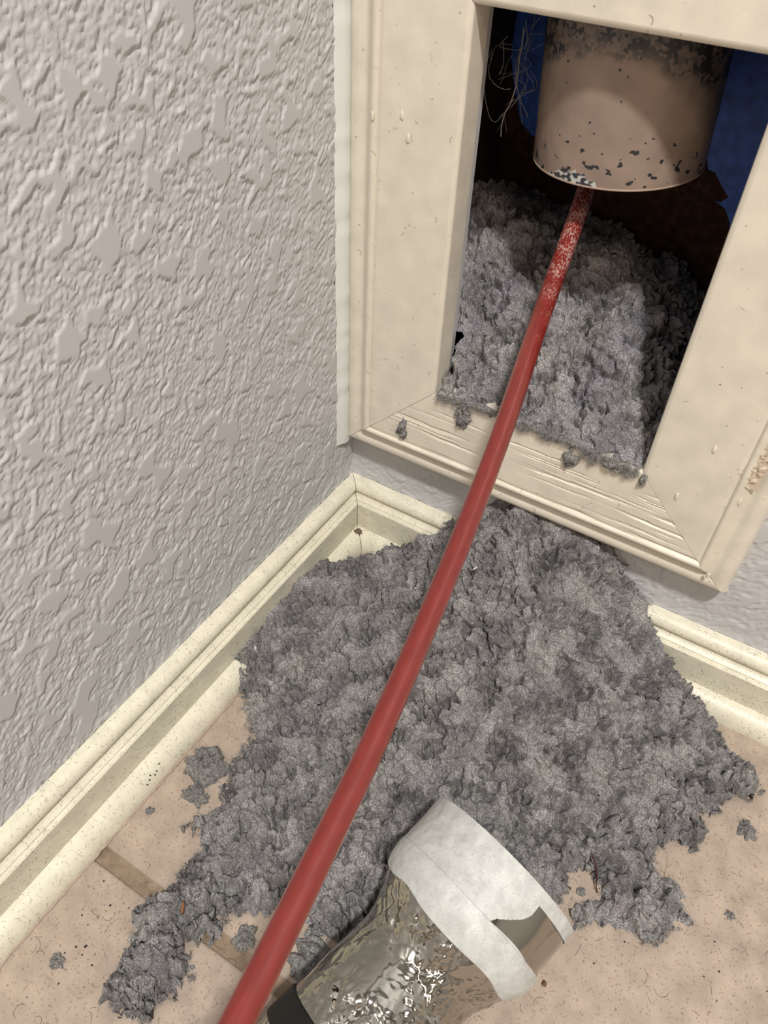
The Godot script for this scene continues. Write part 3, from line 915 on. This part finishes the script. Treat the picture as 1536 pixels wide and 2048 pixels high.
# ------------------------------------------------------------------ wall cavity
func cavity() -> void:
	# blue plastic sheet hanging in front of the back boards, its lower edge torn
	var outline := PackedVector2Array([Vector2(0.037, 0.60), Vector2(0.037, 0.372), Vector2(0.043, 0.352), Vector2(0.052, 0.330), Vector2(0.063, 0.322), Vector2(0.10, 0.334), Vector2(0.15, 0.338), Vector2(0.1868, 0.3437), Vector2(0.1914, 0.3361), Vector2(0.1950, 0.3272), Vector2(0.2007, 0.3258), Vector2(0.2072, 0.3187), Vector2(0.2144, 0.3121), Vector2(0.2102, 0.3079), Vector2(0.2067, 0.3077), Vector2(0.2150, 0.3041), Vector2(0.2207, 0.2958), Vector2(0.2251, 0.2840), Vector2(0.24, 0.270), Vector2(0.2745, 0.262), Vector2(0.2745, 0.60)])
	var g := Geo.new()
	var t := Geometry2D.triangulate_polygon(outline)
	for side in 2:
		var s := g.v.size()
		for p in outline: g.add(Vector3(p.x, p.y, -0.150 - 0.0012 * side))
		for q in range(0, t.size(), 3):
			var a := outline[t[q]]; var b := outline[t[q + 1]]; var c := outline[t[q + 2]]
			var ccw := (b - a).cross(c - a) > 0
			if ccw == (side == 0): g.tri(s + t[q], s + t[q + 1], s + t[q + 2])
			else: g.tri(s + t[q], s + t[q + 2], s + t[q + 1])
	for k in outline.size():
		var a := outline[k]; var b := outline[(k + 1) % outline.size()]
		g.flat_quad(Vector3(a.x, a.y, -0.1512), Vector3(b.x, b.y, -0.1512), Vector3(b.x, b.y, -0.150), Vector3(a.x, a.y, -0.150))
	tag(obj("plastic_sheet", creased(g).mesh(M.blue)), "torn blue plastic sheet hanging behind the duct", "sheet")
	# cobweb
	var rng := RandomNumberGenerator.new()
	rng.seed = 81
	var w := Geo.new()
	var strands := [
		[Vector3(0.083, 0.4126, -0.03), Vector3(0.080, 0.407, -0.03), Vector3(0.0905, 0.4063, -0.04), Vector3(0.0924, 0.4214, -0.03)],
		[Vector3(0.092, 0.418, -0.03), Vector3(0.0920, 0.405, -0.032), Vector3(0.0925, 0.3856, -0.03), Vector3(0.0884, 0.3697, -0.03), Vector3(0.0877, 0.3594, -0.03)],
		[Vector3(0.074, 0.4038, -0.03), Vector3(0.0715, 0.390, -0.03), Vector3(0.0761, 0.373, -0.03), Vector3(0.083, 0.3665, -0.03), Vector3(0.0924, 0.3806, -0.03)],
		[Vector3(0.0749, 0.4038, -0.03), Vector3(0.0745, 0.392, -0.03), Vector3(0.0816, 0.3848, -0.03), Vector3(0.090, 0.386, -0.03)],
		[Vector3(0.0810, 0.409, -0.03), Vector3(0.083, 0.399, -0.03), Vector3(0.0816, 0.3918, -0.03)],
		[Vector3(0.0884, 0.3697, -0.03), Vector3(0.0905, 0.362, -0.03)], [Vector3(0.0884, 0.3697, -0.03), Vector3(0.0845, 0.3600, -0.03)]]
	for k in 16:
		var p := Vector3(0.090 + rng.randfn() * 0.004, 0.405 + rng.randfn() * 0.012, -0.035 + rng.randfn() * 0.006)
		strands.append([p, p + Vector3(rng.randfn() * 0.007, -0.006 + rng.randfn() * 0.006, rng.randfn() * 0.004), p + Vector3(rng.randfn() * 0.008, -0.016 + rng.randfn() * 0.008, rng.randfn() * 0.006)])
	for s in strands.size():
		var curve := Curve3D.new()
		curve.bake_interval = 0.0005
		var pts: Array = strands[s]
		for k in pts.size():
			var d: Vector3 = (pts[mini(k + 1, pts.size() - 1)] - pts[maxi(k - 1, 0)]) / 5.0
			curve.add_point(pts[k] + Vector3(rng.randfn(), rng.randfn(), rng.randfn()) * 0.0004, -d, d)
		var path := PackedVector3Array()
		for k in 25: path.append(curve.sample_baked(curve.get_baked_length() * k / 24.0) + Vector3(rng.randfn(), rng.randfn(), rng.randfn()) * 0.00015)
		var rad := 0.00042 if s == 1 else (0.00022 if s < 5 else rng.randf_range(0.00008, 0.00016))
		w.tube(path, func(q: float) -> float: return rad, 5)
	tag(obj("cobweb", w.mesh(M.web)), "dusty grey cobweb strands beside the duct", "cobweb", "", "stuff")

func duct() -> void:
	var c := Vector3(0.1563, 0.3548, -0.0523)
	var ax := Vector3(-0.058, 1.0, 0.0383).normalized()
	var e := ax.cross(Vector3(0, 0, 1)).normalized()     # towards -x or +x
	var f := e.cross(ax)
	if f.z < 0: f = -f
	if e.x < 0: e = -e
	var root := thing("exhaust_duct", "round metal duct with flaking beige paint hanging in the opening", "duct", c)
	var r := 0.0508
	# paint map: u round the pipe (0.5 faces the room), v from the lower rim upwards over 0.16 m
	var n1 := noise(91, 0.018, FastNoiseLite.TYPE_SIMPLEX_SMOOTH, 4); var n2 := noise(92, 0.05, FastNoiseLite.TYPE_SIMPLEX_SMOOTH, 3); var n3 := noise(93, 0.010, FastNoiseLite.TYPE_SIMPLEX_SMOOTH, 3); var n4 := noise(94, 0.09)
	var tw := 1024; var th := 512
	var tex := texture(tw, th, func(x: int, y: int) -> Color:
		var v := float(y) / th * 0.16
		var a := (float(x) / tw - 0.5) * TAU
		var paint := Color(0.585, 0.515, 0.465)
		var k := paint.lerp(Color(0.535, 0.47, 0.43), clampf(0.5 + n3.get_noise_2d(x, y), 0, 1))
		# old primer with dust above the sprayed patch
		var arch := 0.066 - 0.010 * a * a * 1.6 + 0.006 * n3.get_noise_2d(x + 300, y)
		var up := smoothstep(arch - 0.004, arch + 0.012, v)
		k = k.lerp(Color(0.34, 0.315, 0.30).lerp(Color(0.46, 0.41, 0.375), clampf(0.5 + 1.4 * n2.get_noise_2d(x, y + 90), 0, 1)), up)
		var peel := n1.get_noise_2d(x * 1.0, y * 1.4) + 0.5 * n4.get_noise_2d(x, y)
		var bare := Color(0.17, 0.175, 0.185)
		if v > 0.05: k = k.lerp(bare, smoothstep(0.10 - 0.26 * smoothstep(0.08, 0.12, v) - 0.30 * smoothstep(0.0, 0.8, a) - 0.2 * smoothstep(-0.4, -1.1, a), 0.16, peel) * up)
		# chips along the lower rim
		var low := smoothstep(0.034, 0.004, v)
		var chip := n2.get_noise_2d(x * 0.62 + 40, y * 0.75) + 0.22 * n4.get_noise_2d(x * 0.7, y * 0.7)
		var lim := lerpf(0.66, 0.36, low)
		if chip > lim: k = bare if chip > lim + 0.03 else Color(0.60, 0.58, 0.56)
		var da := absf(a + 0.22)
		if v < 0.0065 * (1.0 - pow(da / 0.34, 2.0)) + 0.003 * n2.get_noise_2d(x * 1.2, y * 1.2 + 500): k = Color(0.20, 0.21, 0.23).lerp(Color(0.75, 0.75, 0.74), clampf(0.5 + 2.0 * n4.get_noise_2d(x * 0.8, y), 0, 1))
		return k)
	var m := mat("flaking_beige_paint", Color(1, 1, 1), 0.42)
	m.albedo_texture = tex
	m.texture_repeat = false
	var g := Geo.new()
	var bump := noise(95, 95.0, FastNoiseLite.TYPE_SIMPLEX_SMOOTH, 2)
	var seg := 180; var rows := 110
	for j in rows + 1:
		for i in seg + 1:
			var v := pow(float(j) / rows, 1.3) * 0.46
			var a := (float(i) / seg - 0.5) * TAU
			var d := e * sin(a) + f * cos(a)
			var rr := r + 0.00028 * bump.get_noise_3d(sin(a) * r * 1.2, cos(a) * r * 1.2, v) * smoothstep(0.0, 0.01, v)
			g.add(ax * v + d * rr, Vector2(float(i) / seg, v / 0.16))
	g.lattice(0, seg, rows)
	if (g.v[1] - g.v[0]).cross(g.v[seg + 1] - g.v[0]).dot(g.v[0]) < 0:
		for k in range(0, g.ix.size(), 3):
			var q := g.ix[k + 1]; g.ix[k + 1] = g.ix[k + 2]; g.ix[k + 2] = q
	obj("pipe", g.mesh(m), root)
	# inner skin and rolled lip
	var h := Geo.new()
	for j in 3:
		for i in seg + 1:
			var a := TAU * i / seg
			h.add(ax * [0.0005, 0.002, 0.46][j] + (e * sin(a) + f * cos(a)) * [r - 0.0001, r - 0.0009, r - 0.0009][j])
	for j in 2:
		for i in seg:
			var a := j * (seg + 1) + i
			h.quad(a, a + seg + 1, a + seg + 2, a + 1)
	obj("inner_skin", h.mesh(mat("dull_steel", Color(0.3, 0.3, 0.31), 0.6, 0.7)), root)
	var l := Geo.new()
	var ring := PackedVector3Array()
	for i in 121:
		var a := TAU * i / 120
		ring.append((e * sin(a) + f * cos(a)) * (r - 0.0003))
	l.tube(ring, func(q: float) -> float: return 0.0007, 8, false)
	obj("lip", l.mesh(mat("worn_beige_lip", Color(0.62, 0.54, 0.48), 0.5)), root)

# ------------------------------------------------------------------ rod
func rod() -> void:
	var pts := [Vector3(0.1270, 0.392, -0.118), Vector3(0.1309, 0.352, -0.090), Vector3(0.1414, 0.3345, -0.0522), Vector3(0.1584, 0.2902, 0.044), Vector3(0.1733, 0.2596, 0.1203), Vector3(0.1875, 0.2400, 0.1998), Vector3(0.2030, 0.2297, 0.2946), Vector3(0.2121, 0.2275, 0.3598), Vector3(0.218, 0.2274, 0.4041), Vector3(0.2216, 0.2259, 0.4389), Vector3(0.23, 0.20, 0.60), Vector3(0.24, 0.11, 0.82), Vector3(0.25, 0.0062, 1.02), Vector3(0.27, 0.006, 1.3)]
	var curve := Curve3D.new()
	curve.bake_interval = 0.004
	for k in pts.size():
		var d: Vector3 = (pts[mini(k + 1, pts.size() - 1)] - pts[maxi(k - 1, 0)]).normalized()
		var a: float = (pts[k] - pts[maxi(k - 1, 0)]).length() / 3.0
		var b: float = (pts[mini(k + 1, pts.size() - 1)] - pts[k]).length() / 3.0
		curve.add_point(pts[k], -d * a, d * b)
	var path := PackedVector3Array()
	var n := 260
	for k in n + 1: path.append(curve.sample_baked(curve.get_baked_length() * k / n, true))
	var root := thing("cleaning_rod", "long flexible red duct cleaning rod running into the duct", "rod", Vector3.ZERO)
	# dust clinging to the upper length
	var n1 := noise(101, 0.42); var n2 := noise(102, 0.05)
	var tex := texture(64, 2048, func(x: int, y: int) -> Color:
		var s := y / 2048.0 * 1.5
		var red := Color(0.50, 0.165, 0.14).lerp(Color(0.445, 0.135, 0.115), 0.5 + 0.5 * n2.get_noise_2d(x * 3.0, y))
		var dust := smoothstep(0.27, 0.08, s)
		var w := smoothstep(0.80 - 0.42 * dust, 1.0 - 0.30 * dust, 0.5 + 0.5 * n1.get_noise_2d(x * 1.2, y * 0.6) + 0.28 * n2.get_noise_2d(x, y))
		return red.lerp(Color(0.72, 0.66, 0.64), clampf(w * dust * 1.4, 0.0, 0.85)))
	var m := mat("red_fibreglass", Color(1, 1, 1), 0.30)
	m.albedo_texture = tex
	m.clearcoat_enabled = true; m.clearcoat = 0.4; m.clearcoat_roughness = 0.14
	m.uv1_scale = Vector3(1, 1.0 / 1.5, 1)
	var g := Geo.new()
	g.tube(path, func(q: float) -> float: return 0.00575, 28)
	obj("shaft", g.mesh(m), root)
	# threaded steel ferrule at the inner end
	var f := Geo.new()
	var fp := PackedVector3Array()
	for k in 80: fp.append(curve.sample_baked(0.002 + 0.022 * k / 79.0, true))
	f.tube(fp, func(q: float) -> float: return 0.0064 + 0.0006 * sin(q * TAU * 9.0), 24)
	var o := obj("ferrule", f.mesh(M.metal), root)
	o.set_meta("label", "threaded steel ferrule")

# ------------------------------------------------------------------ foil hose with taped cuff
func foil_hose() -> void:
	var c := Vector3(0.2634, 0.0585, 0.2415)
	var a := Vector3(0.2516, 0.2617, -0.9318).normalized()
	var axis := func(s: float) -> Vector3:
		var p := c - a * s
		if p.y < 0.0385: p.y = 0.0385 - 0.0
		return p
	var side := a.cross(Vector3.UP).normalized()
	var up := side.cross(a).normalized()
	var root := thing("foil_hose", "crinkled silver foil dryer hose with white taped cuff", "hose", Vector3.ZERO)
	var radius := func(s: float) -> float:
		var r := 0.0505
		r = lerpf(r, 0.0372, smoothstep(0.036, 0.074, s))
		return r
	# foil sleeve
	var crease := cells(111, 70.0, FastNoiseLite.RETURN_DISTANCE2_SUB)
	var crease2 := cells(112, 170.0, FastNoiseLite.RETURN_DISTANCE2_SUB)
	var soft := noise(113, 22.0); var tiny := noise(114, 330.0)
	var g := Geo.new()
	var seg := 300; var rows := 240
	for j in rows + 1:
		for i in seg + 1:
			var s := 0.004 + 0.160 * j / rows
			var th := TAU * (i % seg) / seg
			var d := side * cos(th) + up * sin(th)
			var p: Vector3 = axis.call(s)
			var q: Vector3 = p + d * float(radius.call(s))
			# the taped and left-hand parts lie smoother than the crumpled front
			var rough: float = smoothstep(0.040, 0.062, s) * clampf(0.42 + 0.9 * soft.get_noise_3dv(q) + 0.6 * cos(th - 0.75), 0.12, 1.0)
			var k := minf(crease.get_noise_3dv(q * Vector3(1, 1, 0.8)) + 1.0, 0.5)
			var k2 := minf(crease2.get_noise_3dv(q) + 1.0, 0.5)
			var off := rough * (0.0046 * (k - 0.25) + 0.0019 * (k2 - 0.25)) + 0.00010 * tiny.get_noise_3dv(q) * rough + 0.0005 * soft.get_noise_3dv(q * 2.0)
			g.add(q + d * off, Vector2(float(i) / seg, s))
	g.lattice(0, seg, rows)
	_outward(g, axis.call(0.08))
	var foil := mat("silver_foil", Color(0.70, 0.69, 0.66), 0.13, 1.0)
	var sl := obj("foil_sleeve", g.mesh(foil), root)
	sl.set_meta("label", "crinkled silver foil")
	# white tape: the wide band on the cuff, open at a gap where the foil shows, and the narrow band on the taper
	var smudge := dirt_texture(115, 200, 900, 0.14, Color(0.55, 0.55, 0.54))
	var tape := tri_tex(mat("white_tape", Color(0.80, 0.81, 0.80), 0.5), smudge, 0.07)
	var wr := noise(116, 60.0, FastNoiseLite.TYPE_SIMPLEX_SMOOTH, 3)
	var edge := noise(117, 50.0)
	var gap := func(s: float, th: float) -> bool:
		# th runs from the side (0) over the top; the gap is low on the near side
		var lo := -0.6; var hi := 0.88 + (s - 0.0065) * 11.7 - 0.10 * sin(clampf((s - 0.0065) / 0.0215, 0, 1) * PI)
		var t := wrapf(th, -PI, PI)
		return s > 0.0075 and s < 0.031 and t > lo and t < hi
	for band in 2:
		seg = [480, 300][band]
		var b := Geo.new()
		var s0: float = [-0.0005, 0.031][band]; var s1: float = [0.0355, 0.0485][band]
		var rs: int = [90, 50][band]
		for skin in 2:
			var st := b.v.size()
			for j in rs + 1:
				for i in seg + 1:
					var th := TAU * (i % seg) / seg
					var s := lerpf(s0, s1 + 0.0016 * edge.get_noise_1d(th * 0.03) + (0.0035 * sin(th * 1.0 + 0.6) if band == 1 else 0.0), float(j) / rs)
					var d := side * cos(th) + up * sin(th)
					var p: Vector3 = axis.call(s)
					var rr: float = radius.call(s) + 0.0009 + 0.0003 * band + 0.0006 * wr.get_noise_3dv(p + d * 0.05) - 0.0006 * skin
					if skin == 1: rr = radius.call(s) + 0.0002
					b.add(p + d * rr, Vector2(float(i) / seg, s))
			for j in rs:
				for i in seg:
					var s := lerpf(s0, s1, (j + 0.5) / rs); var th := TAU * (i + 0.5) / seg
					if band == 0 and gap.call(s, th): continue
					var q := st + j * (seg + 1) + i
					if skin == 0: b.quad(q, q + 1, q + seg + 2, q + seg + 1)
					else: b.quad(q, q + seg + 1, q + seg + 2, q + 1)
		# close the two rims
		var half := (rs + 1) * (seg + 1)
		for i in seg:
			b.quad(half + i, half + i + 1, i + 1, i)
			var q := rs * (seg + 1) + i
			b.quad(q, q + 1, half + q + 1, half + q)
		_outward(b, axis.call(0.02), (rs / 2) * seg * 6)
		var o := obj(["tape_cuff", "tape_band"][band], b.mesh(tape), root)
		o.set_meta("label", ["white tape wrapped round the cuff", "white tape strip on the taper"][band])
	seg = 300
	# inside of the mouth
	var mo := Geo.new()
	for j in 9:
		for i in seg + 1:
			var th := TAU * (i % seg) / seg
			var s: float = [-0.0005, 0.01, 0.03, 0.04, 0.05, 0.06, 0.07, 0.09, 0.13][j]
			mo.add(axis.call(s) + (side * cos(th) + up * sin(th)) * (float(radius.call(s)) - 0.004 * smoothstep(0.0, 0.03, s) - 0.0003))
	for j in 8:
		for i in seg:
			var q := j * (seg + 1) + i
			mo.quad(q, q + seg + 1, q + seg + 2, q + 1)
	obj("lining", mo.mesh(mat("grey_lining", Color(0.35, 0.35, 0.35), 0.7)), root)
	# black stepped collar on the near end
	var k := Geo.new()
	var prof := [Vector2(0.130, 0.030), Vector2(0.130, 0.0383), Vector2(0.1306, 0.0390), Vector2(0.1480, 0.0392), Vector2(0.1488, 0.0385), Vector2(0.1490, 0.0352), Vector2(0.1496, 0.0345), Vector2(0.235, 0.0345), Vector2(0.236, 0.0335), Vector2(0.236, 0.028)]
	for j in prof.size():
		for i in 97:
			var th := TAU * (i % 96) / 96
			k.add(axis.call(prof[j].x) + (side * cos(th) + up * sin(th)) * prof[j].y)
	k.lattice(0, 96, prof.size() - 1)
	_outward(k, axis.call(0.18), 96 * 6 * 4)
	var bo := obj("collar", creased(k).mesh(M.black), root)
	bo.set_meta("label", "black plastic stepped collar")

func _outward(g: Geo, centre: Vector3, from := 0) -> void:
	# turn every face if the sampled one looks towards the axis
	var k := mini(from, g.ix.size() - 3)
	k -= k % 3
	var a := g.v[g.ix[k]]; var b := g.v[g.ix[k + 1]]; var d := g.v[g.ix[k + 2]]
	if (d - a).cross(b - a).dot(a - centre) < 0.0:
		for q in range(0, g.ix.size(), 3):
			var t := g.ix[q + 1]; g.ix[q + 1] = g.ix[q + 2]; g.ix[q + 2] = t

# ------------------------------------------------------------------ small debris
func little_things() -> void:
	var rng := RandomNumberGenerator.new()
	rng.seed = 121
	var paper := obj("paper_scrap", blob(rng, 0.0035, 0.0006, 0.0022).mesh(mat("white_paper", Color(0.9, 0.9, 0.88), 0.8)))
	paper.position = Vector3(0.1553, lint_height(0.1553, 0.2001) + 0.0012, 0.2001)
	paper.rotation = Vector3(0.2, 0.5, 0.1)
	tag(paper, "tiny white paper scrap on the lint beside the red rod", "scrap")
	var flake := obj("paint_flake", blob(rng, 0.0007, 0.0006, 0.0022).mesh(mat("pale_flake", Color(0.82, 0.80, 0.76), 0.8)))
	flake.position = Vector3(0.1515, lint_height(0.1515, 0.0600) + 0.0008, 0.0600)
	flake.rotation = Vector3(0.5, -0.5, 0.2)
	tag(flake, "pale sliver of flaked paint high on the lint pile", "flake")
	var grime := obj("corner_grime", clump(402, Vector3(0.0045, 0.006, 0.0035), 8, Color(0.34, 0.26, 0.21)))
	grime.position = Vector3(0.0215, 0.0135, 0.0225)
	tag(grime, "brown grime clod in the corner where the shoe strips meet", "grime")
	var leaf := obj("leaf_fragment", blob(rng, 0.0011, 0.0006, 0.0036).mesh(mat("dry_leaf", Color(0.50, 0.33, 0.20), 0.8)))
	leaf.position = Vector3(0.1052, lint_height(0.1052, 0.3520) + 0.0010, 0.3520)
	leaf.rotation = Vector3(0.3, 0.5, 0)
	tag(leaf, "small brown dry leaf fragment in the lower lint tongue", "leaf")
	var crumb := obj("crumb", blob(rng, 0.0014, 0.0012, 0.0017).mesh(mat("brown_crumb", Color(0.42, 0.30, 0.18), 0.8)))
	crumb.position = Vector3(0.3122, 0.0012, 0.2678)
	tag(crumb, "brown crumb on the tile right of the white cuff", "crumb")
	var red := Geo.new()
	var path := PackedVector3Array()
	for k in 24:
		var t := k / 23.0
		var q := Vector3(lerpf(0.3084, 0.3235, t) + 0.002 * sin(t * 5.0), 0, lerpf(0.186, 0.201, t) + 0.0015 * sin(t * 3.0))
		q.y = lerpf(0.0155, 0.002, t)
		path.append(q)
	red.tube(path, func(q: float) -> float: return 0.0006 * (1.0 - 0.6 * absf(q - 0.4)), 6)
	tag(obj("thread", red.mesh(mat("dark_red_thread", Color(0.25, 0.09, 0.06), 0.9))), "dark red thread at the edge of the lint pile near the cuff", "thread")
	# dirt grains on the shoe strip and the tile
	var dm := mat("dark_dirt", Color(0.13, 0.11, 0.09), 0.9)
	var shapes := [blob(rng, 0.0005, 0.0004, 0.0006).mesh(dm), blob(rng, 0.0007, 0.0004, 0.0004).mesh(dm)]
	for p in [Vector3(0.0285, 0.0118, 0.2935), Vector3(0.0275, 0.0128, 0.2985), Vector3(0.0288, 0.0115, 0.3010), Vector3(0.0268, 0.0134, 0.2890), Vector3(0.0290, 0.0110, 0.2960), Vector3(0.0295, 0.0105, 0.3040)]:
		var o := obj("dirt_grain", shapes[rng.randi() % 2])
		o.position = p
		tag(o, "black dirt grain sitting on the shoe strip", "dirt", "dirt grains on the shoe strip")
	for k in 26:
		var o := obj("floor_grit", shapes[rng.randi() % 2])
		var left := k < 16
		o.position = Vector3(rng.randf_range(0.045, 0.085), 0.0003, rng.randf_range(0.36, 0.44)) if left else Vector3(rng.randf_range(0.32, 0.43), 0.0003, rng.randf_range(0.18, 0.27))
		o.scale = Vector3.ONE * rng.randf_range(0.6, 1.2)
		tag(o, "dark grit speck on the tile nearest the left shoe strip" if left else "dark grit speck on the bare tile beyond the white cuff", "grit", "grit specks by the shoe strip" if left else "grit specks beyond the cuff")
	# hairs and fibres lying about
	var h := Geo.new()
	for k in 130:
		var p := Vector3(rng.randf_range(0.035, 0.43), 0.0003, rng.randf_range(0.05, 0.46))
		if k % 3: p = Vector3(rng.randf_range(0.035, 0.20), 0.0003, rng.randf_range(0.33, 0.46)) if k % 2 else Vector3(rng.randf_range(0.28, 0.44), 0.0003, rng.randf_range(0.12, 0.30))
		var dir := rng.randf() * TAU
		var turn := rng.randf_range(-0.35, 0.35)
		var n := rng.randi_range(5, 14)
		var line := PackedVector3Array()
		for q in n:
			line.append(p)
			p += Vector3(cos(dir), 0, sin(dir)) * 0.0009
			dir += turn
		h.tube(line, func(q: float) -> float: return 0.00008, 4)
	tag(obj("floor_hairs", h.mesh(mat("dark_hair", Color(0.33, 0.27, 0.23), 0.9))), "fine dark hairs scattered over the beige tile", "hair", "", "stuff")
